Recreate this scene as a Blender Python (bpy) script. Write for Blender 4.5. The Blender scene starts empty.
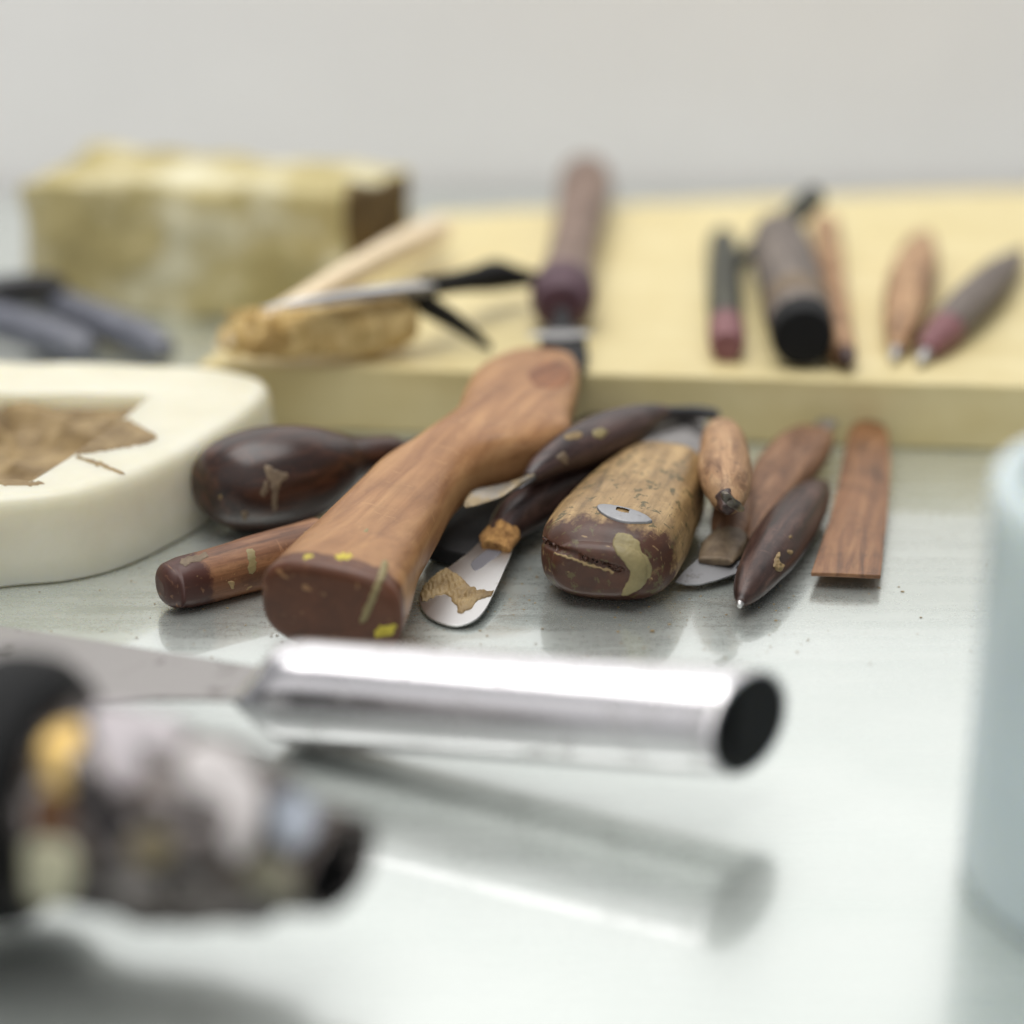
import bpy, bmesh, math, random
from mathutils import Vector, Matrix, noise as mn
from mathutils.bvhtree import BVHTree
random.seed(7)
SC = bpy.context.scene
COL = SC.collection
U = 0.01                       # everything is authored in centimetres

# ------------------------------------------------------------------ camera
ELEV = math.radians(22.0)
DIST = 56.0
HFOV = math.radians(27.0)
F = 512 / math.tan(HFOV / 2)
CAM = Vector((0, -DIST * math.cos(ELEV), DIST * math.sin(ELEV)))
FWD = Vector((0, math.cos(ELEV), -math.sin(ELEV)))
UPV = Vector((0, math.sin(ELEV), math.cos(ELEV)))


def ray(px, py):
    return FWD + Vector((1, 0, 0)) * ((px - 512) / F) + UPV * ((512 - py) / F)


def P(px, py, z=0.0):
    """point (cm) at height z seen at that place of the photograph"""
    d = ray(px, py)
    return CAM + d * ((z - CAM.z) / d.z)


def depth(p):
    return (p - CAM).dot(FWD)


def pix(p):
    d = p - CAM
    k = d.dot(FWD)
    return 512 + F * d.x / k, 512 - F * d.dot(UPV) / k


# --------------------------------------------------------------- materials
def lin(r, g, b):
    f = lambda c: c / 12.92 if c <= 0.04045 else ((c + 0.055) / 1.055) ** 2.4
    return (f(r / 255), f(g / 255), f(b / 255), 1)


class NT:
    def __init__(s, name):
        s.m = bpy.data.materials.new(name)
        s.m.use_nodes = True
        s.t = s.m.node_tree
        s.b = s.t.nodes['Principled BSDF']

    def n(s, kind, **kw):
        nd = s.t.nodes.new(kind)
        for k, v in kw.items():
            if hasattr(nd, k) and not k[0].isupper():
                setattr(nd, k, v)
            else:
                nd.inputs[k].default_value = v
        return nd

    def l(s, a, b):
        s.t.links.new(a, b)

    def coords(s, scale=(1, 1, 1)):
        tc = s.n('ShaderNodeTexCoord')
        oi = s.n('ShaderNodeObjectInfo')
        mp = s.n('ShaderNodeMapping')
        mp.inputs['Scale'].default_value = [100 * c for c in scale]
        ml = s.n('ShaderNodeMath', operation='MULTIPLY')
        ml.inputs[1].default_value = 37.0
        s.l(oi.outputs['Random'], ml.inputs[0])
        s.l(ml.outputs[0], mp.inputs['Location'])
        s.l(tc.outputs['Object'], mp.inputs['Vector'])
        return mp.outputs[0]

    def noise(s, vec, scale, detail=6, rough=0.6, dist=0.0):
        nd = s.n('ShaderNodeTexNoise')
        nd.inputs['Scale'].default_value = scale
        nd.inputs['Detail'].default_value = detail
        nd.inputs['Roughness'].default_value = rough
        nd.inputs['Distortion'].default_value = dist
        s.l(vec, nd.inputs['Vector'])
        return nd.outputs['Fac']

    def ramp(s, fac, stops):
        r = s.n('ShaderNodeValToRGB')
        e = r.color_ramp.elements
        while len(e) < len(stops):
            e.new(0.5)
        for el, (p, c) in zip(e, stops):
            el.position = p
            el.color = c if len(c) == 4 else (*c, 1)
        s.l(fac, r.inputs[0])
        return r.outputs[0]

    def mix(s, fac, a, b, mode='MIX'):
        m = s.n('ShaderNodeMix', data_type='RGBA', blend_type=mode)
        for sock, v in ((m.inputs[0], fac), (m.inputs[6], a), (m.inputs[7], b)):
            if hasattr(v, 'is_output'):
                s.l(v, sock)
            else:
                sock.default_value = v
        return m.outputs[2]

    def bump(s, h, strength=0.3, dist=0.02):
        b = s.n('ShaderNodeBump')
        b.inputs['Strength'].default_value = strength
        b.inputs['Distance'].default_value = dist * U
        s.l(h, b.inputs['Height'])
        s.l(b.outputs[0], s.b.inputs['Normal'])
        return b

    def val(s, fac, a, b):
        m = s.n('ShaderNodeMapRange')
        m.inputs['To Min'].default_value = a
        m.inputs['To Max'].default_value = b
        s.l(fac, m.inputs['Value'])
        return m.outputs[0]


W = (1, 1, 1, 1)
K = (0, 0, 0, 1)


def wood(name, dark, mid, light, speck=lin(170, 145, 95), speck_at=0.70, rough=(0.35, 0.6), grain=1.0,
         coat=0.0, worn=None, bump=0.35, grime=0.6, fine_w=1.0):
    s = NT(name)
    g = s.coords((0.22 * grain, 2.2 * grain, 2.2 * grain))
    c = s.coords((1, 1, 1))
    n1 = s.noise(g, 1.3, 6, 0.55, 0.8)
    col = s.ramp(n1, [(0.30, dark), (0.5, mid), (0.72, light)])
    fine = s.noise(s.coords((0.5, 9, 9)), 2.2, 4, 0.6)
    col = s.mix(s.ramp(fine, [(0.30, (0.32 * fine_w,) * 3), (0.55, K)]), col, dark)
    blot = s.noise(c, 0.75, 5, 0.6)
    gr = s.mix(grime, W, (0.38, 0.34, 0.32, 1))
    col = s.mix(s.ramp(blot, [(0.46, K), (0.72, (0.75, 0.75, 0.75, 1))]), col, s.mix(1.0, col, gr, 'MULTIPLY'))
    blot2 = s.noise(s.coords((0.6, 1.2, 1.2)), 2.4, 7, 0.7)
    col = s.mix(s.ramp(blot2, [(0.54, K), (0.70, (0.7 * grime,) * 3)]), col, s.mix(1.0, col, (0.42, 0.38, 0.36, 1), 'MULTIPLY'))
    lt = s.noise(s.coords((0.5, 2.0, 2.0)), 1.1, 6, 0.65)
    col = s.mix(s.ramp(lt, [(0.56, K), (0.72, (0.55,) * 3)]), col, light)
    if worn is not None:
        at = s.n('ShaderNodeAttribute', attribute_name='wear')
        nz = s.noise(c, 2.5, 6, 0.65)
        ad = s.n('ShaderNodeMath', operation='ADD')
        s.l(at.outputs['Fac'], ad.inputs[0])
        sb = s.n('ShaderNodeMath', operation='SUBTRACT')
        s.l(nz, sb.inputs[0])
        sb.inputs[1].default_value = 0.5
        s.l(sb.outputs[0], ad.inputs[1])
        wm = s.ramp(ad.outputs[0], [(0.40, K), (0.60, W)])
        lacq = s.ramp(n1, [(0.3, tuple(x * 0.6 for x in worn[:3])), (0.7, worn)])
        ch = s.noise(s.coords((1.0, 1.0, 1.6)), 2.0, 7, 0.72, 0.6)
        lacq = s.mix(s.ramp(ch, [(0.60, K), (0.68, (0.75,) * 3)]), lacq, s.mix(0.5, mid, worn))
        col = s.mix(wm, lacq, col)
    sp = s.noise(c, 3.2, 7, 0.68, 0.5)
    spm = s.ramp(sp, [(speck_at, K), (speck_at + 0.035, W)])
    col = s.mix(spm, col, speck)
    # scratches
    sc = s.noise(s.coords((3.0, 0.5, 1.2)), 2.5, 3, 0.5, 1.2)
    scm = s.ramp(sc, [(0.30, (0.5, 0.5, 0.5, 1)), (0.345, K)])
    col = s.mix(scm, col, light)
    s.l(col, s.b.inputs['Base Color'])
    s.l(s.val(s.mix(0.5, n1, blot), rough[0], rough[1]), s.b.inputs['Roughness'])
    if coat:
        s.b.inputs['Coat Weight'].default_value = coat
        s.b.inputs['Coat Roughness'].default_value = 0.22
    hsum = s.mix(0.5, n1, sp)
    s.bump(hsum, bump, 0.06)
    return s.m


def metal(name, base, rough=(0.2, 0.4), stain=None, stain_at=0.62, metallic=1.0, streak=True, bump=0.08, scale=1.0):
    s = NT(name)
    c = s.coords((scale, scale, scale))
    n1 = s.noise(c, 1.3, 7, 0.65)
    br = s.noise(s.coords((0.4, 7, 7)), 2.0, 4, 0.6) if streak else s.noise(c, 6, 5, 0.6)
    col = base
    if stain:
        m = s.ramp(n1, [(stain_at - 0.06, K), (stain_at + 0.06, W)])
        col = s.mix(m, base, stain)
        s.l(col, s.b.inputs['Base Color'])
        inv = s.ramp(n1, [(stain_at - 0.06, (metallic,) * 3), (stain_at + 0.06, (metallic * 0.4,) * 3)])
        s.l(inv, s.b.inputs['Metallic'])
    else:
        s.b.inputs['Base Color'].default_value = base
        s.b.inputs['Metallic'].default_value = metallic
    s.l(s.val(s.mix(0.6, n1, br), *rough), s.b.inputs['Roughness'])
    s.bump(br, bump, 0.01)
    return s.m


def matte(name, a, b, scale=1.0, rough=0.8, bump=0.3, bdist=0.05, stretch=(1, 1, 1), sss=0.0, detail=8, spec=0.5):
    s = NT(name)
    c = s.coords(stretch)
    n1 = s.noise(c, scale, detail, 0.65, 0.3)
    s.l(s.ramp(n1, [(0.32, a), (0.68, b)]), s.b.inputs['Base Color'])
    s.b.inputs['Roughness'].default_value = rough
    s.b.inputs['Specular IOR Level'].default_value = spec
    if sss:
        s.b.inputs['Subsurface Weight'].default_value = sss
        s.b.inputs['Subsurface Radius'].default_value = (1.0, 0.85, 0.5)
        s.b.inputs['Subsurface Scale'].default_value = 1.4 * U
    n2 = s.noise(c, scale * 5, 5, 0.6)
    s.bump(s.mix(0.5, n1, n2), bump, bdist)
    return s.m


M = {}
M['mallet'] = wood('pale_worn_wood', lin(140, 96, 60), lin(168, 122, 80), lin(190, 145, 98), speck=lin(204, 174, 112), speck_at=0.79, fine_w=0.2, grain=0.6, rough=(0.34, 0.52), bump=0.14, grime=0.4, worn=lin(104, 60, 36), coat=0.06)
M['dowel'] = wood('red_brown_wood', lin(80, 48, 30), lin(130, 87, 58), lin(166, 122, 86), speck=lin(180, 150, 98), speck_at=0.66, rough=(0.35, 0.6), worn=lin(78, 40, 30), coat=0.1, grime=0.9)
M['egg'] = wood('dark_lacquered_wood', lin(32, 16, 10), lin(54, 29, 19), lin(88, 53, 35), speck=lin(128, 108, 76), speck_at=0.76, rough=(0.30, 0.46), coat=0.3, bump=0.10)
M['plum'] = wood('plum_brown_wood', lin(32, 22, 22), lin(60, 43, 41), lin(100, 78, 72), speck=lin(160, 136, 92), speck_at=0.69, rough=(0.32, 0.5), coat=0.15, bump=0.25, grime=0.9)
M['block'] = wood('tan_worn_wood', lin(112, 90, 56), lin(164, 133, 88), lin(200, 168, 118), speck=lin(92, 80, 46), speck_at=0.57, rough=(0.4, 0.65), worn=lin(82, 46, 28), coat=0.2, grime=1.0, grain=0.7)
M['light'] = wood('pale_brown_wood', lin(116, 82, 56), lin(180, 140, 102), lin(212, 176, 134), speck=lin(84, 62, 48), speck_at=0.60, rough=(0.4, 0.65), bump=0.4, grime=1.0)
M['red'] = wood('reddish_wood', lin(86, 58, 40), lin(136, 98, 70), lin(168, 130, 98), speck=lin(88, 64, 52), speck_at=0.62, rough=(0.4, 0.65), bump=0.35, grime=1.0)
M['spindle'] = wood('dark_brown_wood', lin(40, 24, 20), lin(68, 45, 38), lin(112, 82, 70), speck=lin(186, 158, 104), speck_at=0.72, rough=(0.35, 0.55), coat=0.12, bump=0.25, grime=0.9)
M['bamboo'] = wood('bamboo_wood', lin(88, 56, 33), lin(136, 92, 58), lin(166, 122, 82), speck=lin(92, 58, 38), speck_at=0.69, rough=(0.32, 0.5), grain=1.1, coat=0.12, bump=0.3, grime=0.9)
M['purple'] = wood('purple_brown_wood', lin(98, 78, 68), lin(128, 106, 94), lin(152, 130, 116), speck=lin(150, 128, 104), speck_at=0.74, rough=(0.4, 0.6), worn=lin(84, 54, 66), bump=0.2)
M['greywood'] = wood('grey_brown_wood', lin(84, 75, 70), lin(114, 104, 97), lin(142, 131, 120), speck=lin(150, 136, 100), speck_at=0.70, rough=(0.5, 0.7), bump=0.3)
M['olive'] = wood('olive_painted_wood', lin(38, 39, 34), lin(60, 61, 50), lin(92, 90, 74), speck=lin(140, 126, 90), speck_at=0.70, rough=(0.4, 0.6))
M['beige'] = wood('beige_wood', lin(214, 192, 156), lin(232, 212, 178), lin(240, 224, 196), speck=lin(180, 150, 112), speck_at=0.76, rough=(0.5, 0.7), bump=0.2, grime=0.2)
M['steel'] = metal('polished_steel', (0.80, 0.78, 0.80, 1), (0.16, 0.30), stain=(0.62, 0.60, 0.60, 1), stain_at=0.60, bump=0.06)
M['blade'] = metal('brushed_steel', (0.62, 0.61, 0.60, 1), (0.22, 0.38), stain=lin(150, 140, 120), stain_at=0.70)
M['greyblade'] = metal('dull_steel', (0.36, 0.34, 0.33, 1), (0.3, 0.45), stain=lin(90, 84, 78), stain_at=0.66)
M['darkmetal'] = metal('blackened_steel', (0.09, 0.09, 0.095, 1), (0.3, 0.5), stain=lin(64, 54, 44), stain_at=0.66, metallic=0.85)
M['blackened'] = metal('black_steel_and_shade', (0.010, 0.010, 0.011, 1), (0.6, 0.75), metallic=0.0)  # black shank steel; the same black stands for gap shade in the pile
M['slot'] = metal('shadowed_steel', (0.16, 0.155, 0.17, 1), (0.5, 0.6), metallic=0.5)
M['rivet'] = metal('scuffed_zinc', (0.36, 0.36, 0.37, 1), (0.5, 0.7), stain=lin(92, 84, 74), stain_at=0.64, bump=0.2)
M['dirtysteel'] = metal('dirty_steel', (0.58, 0.57, 0.56, 1), (0.28, 0.5), stain=lin(150, 128, 92), stain_at=0.58)
M['spoonsteel'] = metal('tarnished_steel', (0.15, 0.135, 0.115, 1), (0.3, 0.5), stain=lin(120, 104, 76), stain_at=0.54)
M['blackplastic'] = matte('black_plastic', lin(12, 12, 14), lin(20, 20, 22), 3, 0.5, 0.15)
M['rubber'] = matte('black_rubber', lin(8, 9, 10), lin(15, 16, 18), 3, 0.65, 0.15, spec=0.3)
M['greyplastic'] = matte('dark_grey_plastic', lin(84, 86, 96), lin(124, 126, 136), 2, 0.35, 0.15)
M['clay'] = matte('tan_clay', lin(112, 90, 56), lin(172, 148, 106), 1.0, 0.6, 0.2, 0.05, detail=5)
M['oliveclay'] = matte('olive_clay', lin(128, 116, 78), lin(156, 142, 100), 1.5, 0.5, 0.2, 0.04, detail=4)
M['greyclay'] = matte('grey_brown_clay', lin(92, 76, 60), lin(134, 116, 92), 3, 0.55, 0.4, 0.05)
M['yellow'] = matte('yellow_paint', lin(190, 172, 50), lin(222, 206, 76), 5, 0.5, 0.3, 0.03)
M['orange'] = matte('rusty_clay', lin(112, 74, 36), lin(196, 150, 88), 6, 0.8, 0.9, 0.1)
M['pink'] = matte('dull_pink_band', lin(112, 68, 72), lin(138, 94, 96), 3, 0.5, 0.2)
M['wax'] = matte('cream_wax', lin(219, 214, 190), lin(228, 224, 204), 0.5, 0.38, 0.06, 0.05, sss=0.55)
M['bristle'] = matte('golden_bristle', lin(182, 146, 80), lin(240, 214, 154), 2.2, 0.85, 0.9, 0.15, (1.2, 1.2, 0.5))
M['wallpaint'] = matte('wall_paint', lin(216, 214, 212), lin(222, 220, 218), 0.08, 0.9, 0.1, 0.05)
M['cup'] = matte('pale_blue_plastic', lin(206, 221, 222), lin(214, 227, 228), 0.4, 0.35, 0.02, 0.05, sss=0.4)


def slab_mat():
    s = NT('pale_yellow_foam')
    n1 = s.noise(s.coords((0.06, 0.9, 0.9)), 1.0, 5, 0.6)
    n2 = s.noise(s.coords(), 0.5, 6, 0.6)
    col = s.ramp(s.mix(0.5, n1, n2), [(0.36, lin(208, 191, 138)), (0.64, lin(222, 208, 160))])
    sp = s.noise(s.coords(), 2.2, 6, 0.7)
    col = s.mix(s.ramp(sp, [(0.66, K), (0.74, (0.5, 0.5, 0.5, 1))]), col, lin(176, 148, 92))
    s.l(col, s.b.inputs['Base Color'])
    s.b.inputs['Roughness'].default_value = 0.42
    s.bump(s.noise(s.coords(), 9, 5, 0.6), 0.3, 0.03)
    return s.m


def clayblock_mat():
    s = NT('yellow_green_clay')
    c = s.coords()
    n1 = s.noise(c, 0.32, 6, 0.6)
    col = s.ramp(n1, [(0.36, lin(158, 144, 92)), (0.5, lin(186, 173, 124)), (0.62, lin(214, 208, 178))])
    n2 = s.noise(c, 1.3, 7, 0.7)
    col = s.mix(s.ramp(n2, [(0.58, K), (0.72, (0.7, 0.7, 0.7, 1))]), col, lin(128, 110, 62))
    s.l(col, s.b.inputs['Base Color'])
    s.b.inputs['Roughness'].default_value = 0.8
    s.bump(n2, 0.6, 0.2)
    return s.m


def nozzle_mat():
    s = NT('scorched_steel')
    c = s.coords((0.8, 1, 1))
    n1 = s.noise(c, 1.5, 5, 0.62, 0.8)
    n2 = s.noise(c, 0.8, 3, 0.5, 0.3)
    col = s.ramp(n1, [(0.34, lin(16, 16, 18)), (0.48, lin(44, 40, 41)), (0.53, lin(150, 142, 138)), (0.57, lin(52, 46, 44)), (0.68, lin(84, 66, 48))])
    col = s.mix(s.ramp(n2, [(0.62, K), (0.67, W)]), col, lin(176, 168, 164))
    s.l(col, s.b.inputs['Base Color'])
    s.l(s.ramp(n2, [(0.56, (0.5,) * 3), (0.64, (0.1,) * 3)]), s.b.inputs['Metallic'])
    s.b.inputs['Roughness'].default_value = 0.35
    s.bump(n1, 0.6, 0.15)
    return s.m


def table_mat():
    s = NT('glass_over_zinc')
    c = s.coords()
    n0 = s.noise(c, 0.13, 4, 0.55)
    n1 = s.noise(s.coords((0.35, 3.0, 1)), 0.55, 8, 0.7, 0.4)
    fine = s.noise(c, 14, 4, 0.7)
    col = s.ramp(s.mix(0.45, n0, n1), [(0.35, TABLE_A), (0.65, TABLE_B)])
    # dried drips and specks of clay dust
    sp = s.noise(c, 6.5, 6, 0.78)
    col = s.mix(s.ramp(sp, [(0.655, K), (0.70, (0.7, 0.7, 0.7, 1))]), col, lin(206, 200, 182))
    sc = s.noise(s.coords((0.25, 2.6, 1)), 2.0, 2, 0.4, 2.0)
    scr = s.ramp(sc, [(0.490, K), (0.5, (0.5, 0.5, 0.5, 1)), (0.510, K)])
    col = s.mix(scr, col, lin(214, 218, 214))
    s.l(col, s.b.inputs['Base Color'])
    s.b.inputs['Metallic'].default_value = 0.66
    s.b.inputs['Coat Weight'].default_value = 1.0
    s.b.inputs['Coat Roughness'].default_value = 0.04
    s.b.inputs['Coat IOR'].default_value = 1.75
    smudge = s.ramp(s.mix(0.5, n1, sp), [(0.42, (0.22,) * 3), (0.62, (0.40,) * 3)])
    s.l(s.mix(scr, smudge, (0.5, 0.5, 0.5, 1)), s.b.inputs['Roughness'])
    s.bump(s.mix(0.15, fine, n1), 0.06, 0.012)
    return s.m


TABLE_A = lin(196, 204, 198)
TABLE_B = lin(216, 221, 216)
M['slab'] = slab_mat()
M['clayblock'] = clayblock_mat()
M['nozzle'] = nozzle_mat()
M['table'] = table_mat()


# ---------------------------------------------------------------- builders
def frame(A, B, roll=0.0):
    x = (B - A).normalized()
    y = Vector((0, 0, 1)).cross(x).normalized()
    z = x.cross(y)
    R = Matrix((x, y, z)).transposed().to_4x4()
    R = R @ Matrix.Rotation(roll, 4, 'X')
    return Matrix.Translation(A) @ R


class T:
    """a thing: an Empty with its frame (cm) that parents its parts"""
    def __init__(s, name, label, cat, A, B, roll=0.0, group=None):
        s.m = frame(A, B, roll)
        s.i = s.m.inverted()
        o = bpy.data.objects.new(name, None)
        o.empty_display_size = 0.01
        COL.objects.link(o)
        mm = s.m.copy()
        mm.translation = s.m.translation * U
        o.matrix_world = mm
        o['label'] = label
        o['category'] = cat
        if group:
            o['group'] = group
        s.o = o


def link(name, bm, mat, th=None, par=None, smooth=True, label=None):
    """bm is in the local cm frame of th"""
    bmesh.ops.scale(bm, vec=(U, U, U), verts=bm.verts)
    bmesh.ops.recalc_face_normals(bm, faces=bm.faces)
    me = bpy.data.meshes.new(name)
    bm.to_mesh(me)
    bm.free()
    me.polygons.foreach_set('use_smooth', [smooth] * len(me.polygons))
    me.materials.append(mat)
    o = bpy.data.objects.new(name, me)
    COL.objects.link(o)
    if th:
        o.parent = par or th.o
    if label:
        o['label'] = label
    return o


def cr(p0, p1, p2, p3, t, t0, t1, t2, t3):
    """non uniform catmull-rom on scalars/vectors"""
    m1 = (p2 - p0) / max(1e-6, (t2 - t0))
    m2 = (p3 - p1) / max(1e-6, (t3 - t1))
    h = t2 - t1
    u = (t - t1) / h
    return p1 * (2*u**3 - 3*u**2 + 1) + m1 * h * (u**3 - 2*u**2 + u) + p2 * (-2*u**3 + 3*u**2) + m2 * h * (u**3 - u**2)


def sample(ts, vs, N):
    out = []
    for k in range(N):
        t = ts[0] + (ts[-1] - ts[0]) * k / (N - 1)
        i = 0
        while i < len(ts) - 2 and t > ts[i + 1]:
            i += 1
        a, b = max(0, i - 1), min(len(ts) - 1, i + 2)
        out.append(cr(vs[a], vs[i], vs[i + 1], vs[b], t, ts[a], ts[i], ts[i + 1], ts[b]))
    return out


def stations(sts):
    """photo stations (px, py, z, width_px[, flat]) -> (point, radius, flat)"""
    out = []
    for s in sts:
        p = P(s[0], s[1], s[2])
        out.append((p, s[3] / 2 * depth(p) / F, s[4] if len(s) > 4 else 1.0))
    return out


def loft(name, th, sts, mat, N=60, seg=40, n=2.0, cap0=None, cap1=None, wob=0.0, wsc=1.0, shear0=0.0,
         shear1=0.0, par=None, raw=False, wear=None, label=None, twist=0.0, twist0=0.0):
    st = sts if raw else stations(sts)
    pts = [th.i @ s[0] for s in st]
    ts = [0.0]
    for a, b, ra, rb in zip(pts, pts[1:], st, st[1:]):
        ts.append(ts[-1] + max(1e-3, math.hypot((b - a).length, rb[1] - ra[1])))
    C = sample(ts, pts, N)
    R = [max(0.004, r) for r in sample(ts, [s[1] for s in st], N)]
    Fl = sample(ts, [s[2] for s in st], N)
    rings = []            # (centre, ry, rz, shear)

    def capring(c, r, f, kind, sgn):
        res = []
        if kind is None:
            return res
        if kind[0] == 'bevel':
            b = kind[1]
            for q in range(7):
                a = math.pi / 2 * q / 6
                res.append((c + Vector((sgn * b * math.sin(a), 0, 0)), r - b * (1 - math.cos(a)), r * f - b * (1 - math.cos(a))))
            for k in [0.95 - 0.05 * q for q in range(18)]:
                res.append((c + Vector((sgn * b * (1.02), 0, 0)), (r - b) * k, (r * f - b) * k))
        elif kind[0] == 'hole':
            w, d = kind[1], kind[2]
            for dx, k in ((0.0, 0), (w * 0.35, 0.15), (w * 0.5, 0.5), (w * 0.35, 0.85), (0, 1.0), (-d * 0.3, 1.0), (-d, 1.0)):
                res.append((c + Vector((sgn * dx, 0, 0)), r - w * k, r * f - w * k))
            res.append((c + Vector((-sgn * d, 0, 0)), r * 0.3, r * f * 0.3))
        return res
    L = len(C)
    pre = capring(C[0], R[0], Fl[0], cap0, -1)[::-1]
    post = capring(C[-1], R[-1], Fl[-1], cap1, 1)
    k0 = 0
    for c, a, b in pre:
        rings.append((c, a, b, shear0, 0.0))
    for k in range(L):
        fade = k / (L - 1)
        sh = shear0 * max(0, 1 - fade * 5) + shear1 * max(0, 1 - (1 - fade) * 5)
        rings.append((C[k], R[k], R[k] * Fl[k], sh, fade))
    for c, a, b in post:
        rings.append((c, a, b, shear1, 1.0))
    bm = bmesh.new()
    lay = bm.verts.layers.float.new('wear') if wear else None
    off = Vector((random.uniform(0, 90), random.uniform(0, 90), random.uniform(0, 90)))
    vr = []
    for c, ry, rz, sh, fade in rings:
        row = []
        tw = twist * fade + twist0 * (1 - fade)
        for j in range(seg):
            a = 2 * math.pi * j / seg
            ca, sa = math.cos(a), math.sin(a)
            y = math.copysign(abs(ca) ** (2 / n), ca) * ry
            z = math.copysign(abs(sa) ** (2 / n), sa) * rz
            if tw:
                y, z = y * math.cos(tw) - z * math.sin(tw), y * math.sin(tw) + z * math.cos(tw)
            p = c + Vector((sh * y, y, z))
            if wob:
                q = Vector((p.x * 0.6, p.y, p.z)) * wsc + off
                d = wob * (mn.noise(q) + 0.5 * mn.noise(q * 2.3))
                rr = Vector((0, y, z))
                if rr.length > 1e-4:
                    p = p + rr.normalized() * d * min(1, rr.length / (2 * wob + 1e-5))
            v = bm.verts.new(p)
            if lay:
                v[lay] = wear(fade, p, y / max(ry, 1e-4), z / max(rz, 1e-4))
            row.append(v)
        vr.append(row)
    for r0, r1 in zip(vr, vr[1:]):
        for j in range(seg):
            bm.faces.new((r0[j], r0[(j + 1) % seg], r1[(j + 1) % seg], r1[j]))
    for row, flip in ((vr[0], True), (vr[-1], False)):
        cc = sum((v.co for v in row), Vector()) / seg
        cv = bm.verts.new(cc)
        if lay:
            cv[lay] = row[0][lay]
        for j in range(seg):
            bm.faces.new((row[j], row[(j + 1) % seg], cv))
    return link(name, bm, mat, th, par, True, label)


def closed_smooth(pts, per=6):
    n = len(pts)
    out = []
    for i in range(n):
        p0, p1, p2, p3 = pts[i - 1], pts[i], pts[(i + 1) % n], pts[(i + 2) % n]
        for k in range(per):
            u = k / per
            out.append(tuple(0.5 * (2 * p1[d] + (p2[d] - p0[d]) * u + (2 * p0[d] - 5 * p1[d] + 4 * p2[d] - p3[d]) * u * u
                                    + (3 * p1[d] - p0[d] - 3 * p2[d] + p3[d]) * u ** 3) for d in range(len(p1))))
    return out


def plane3(a, b, c):
    p = [P(*q) for q in (a, b, c)]
    nrm = (p[1] - p[0]).cross(p[2] - p[0]).normalized()
    if nrm.z < 0:
        nrm = -nrm
    return p[0], nrm


def onplane(px, py, pl):
    d = ray(px, py)
    t = (pl[0] - CAM).dot(pl[1]) / d.dot(pl[1])
    return CAM + d * t


def plate(name, th, outline, pl, thick, mat, bev=0.03, smooth=False, par=None, label=None, down=None, segs=2, jit=0.0, bow=None):
    """solid plate: top outline in photo pixels on plane pl, pushed down by thick"""
    top = [onplane(x, y, pl) for x, y in outline]
    dn = (down or pl[1]) * -thick
    bm = bmesh.new()
    vt = [bm.verts.new(th.i @ p) for p in top]
    vb = [bm.verts.new(th.i @ (p + dn)) for p in top]
    n = len(vt)
    bm.faces.new(vt)
    bm.faces.new(vb[::-1])
    for i in range(n):
        bm.faces.new((vt[i], vb[i], vb[(i + 1) % n], vt[(i + 1) % n]))
    if bev:
        bmesh.ops.recalc_face_normals(bm, faces=bm.faces)
        bmesh.ops.bevel(bm, geom=list(bm.edges), offset=bev, segments=segs, profile=0.6, affect='EDGES', clamp_overlap=True)
    if jit or bow:
        bmesh.ops.triangulate(bm, faces=bm.faces)
        for _ in range(4):
            es = [e for e in bm.edges if e.calc_length() > 0.6]
            if not es:
                break
            bmesh.ops.subdivide_edges(bm, edges=es, cuts=1)
            bmesh.ops.triangulate(bm, faces=bm.faces)
        for v in bm.verts:
            if jit:
                q = v.co * 0.8
                v.co += Vector((mn.noise(q), mn.noise(q + Vector((9, 3, 1))), mn.noise(q + Vector((5, 17, 2))))) * jit
            if bow:
                v.co += Vector((0, 0, bow(v.co)))
    return link(name, bm, mat, th, par, smooth, label)


def world_bvh(o):
    me = o.data
    mw = o.matrix_world
    vs = [(mw @ v.co) / U for v in me.vertices]
    return BVHTree.FromPolygons(vs, [tuple(p.vertices) for p in me.polygons])


def inpoly(x, y, poly):
    c = False
    j = len(poly) - 1
    for i in range(len(poly)):
        (xi, yi), (xj, yj) = poly[i], poly[j]
        if (yi > y) != (yj > y) and x < (xj - xi) * (y - yi) / (yj - yi) + xi:
            c = not c
        j = i
    return c


def edist(x, y, poly):
    best = 1e9
    for i in range(len(poly)):
        ax, ay = poly[i - 1]
        bx, by = poly[i]
        L = (bx - ax) ** 2 + (by - ay) ** 2
        t = 0 if L == 0 else max(0, min(1, ((x - ax) * (bx - ax) + (y - ay) * (by - ay)) / L))
        best = min(best, math.hypot(x - ax - t * (bx - ax), y - ay - t * (by - ay)))
    return best


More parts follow.
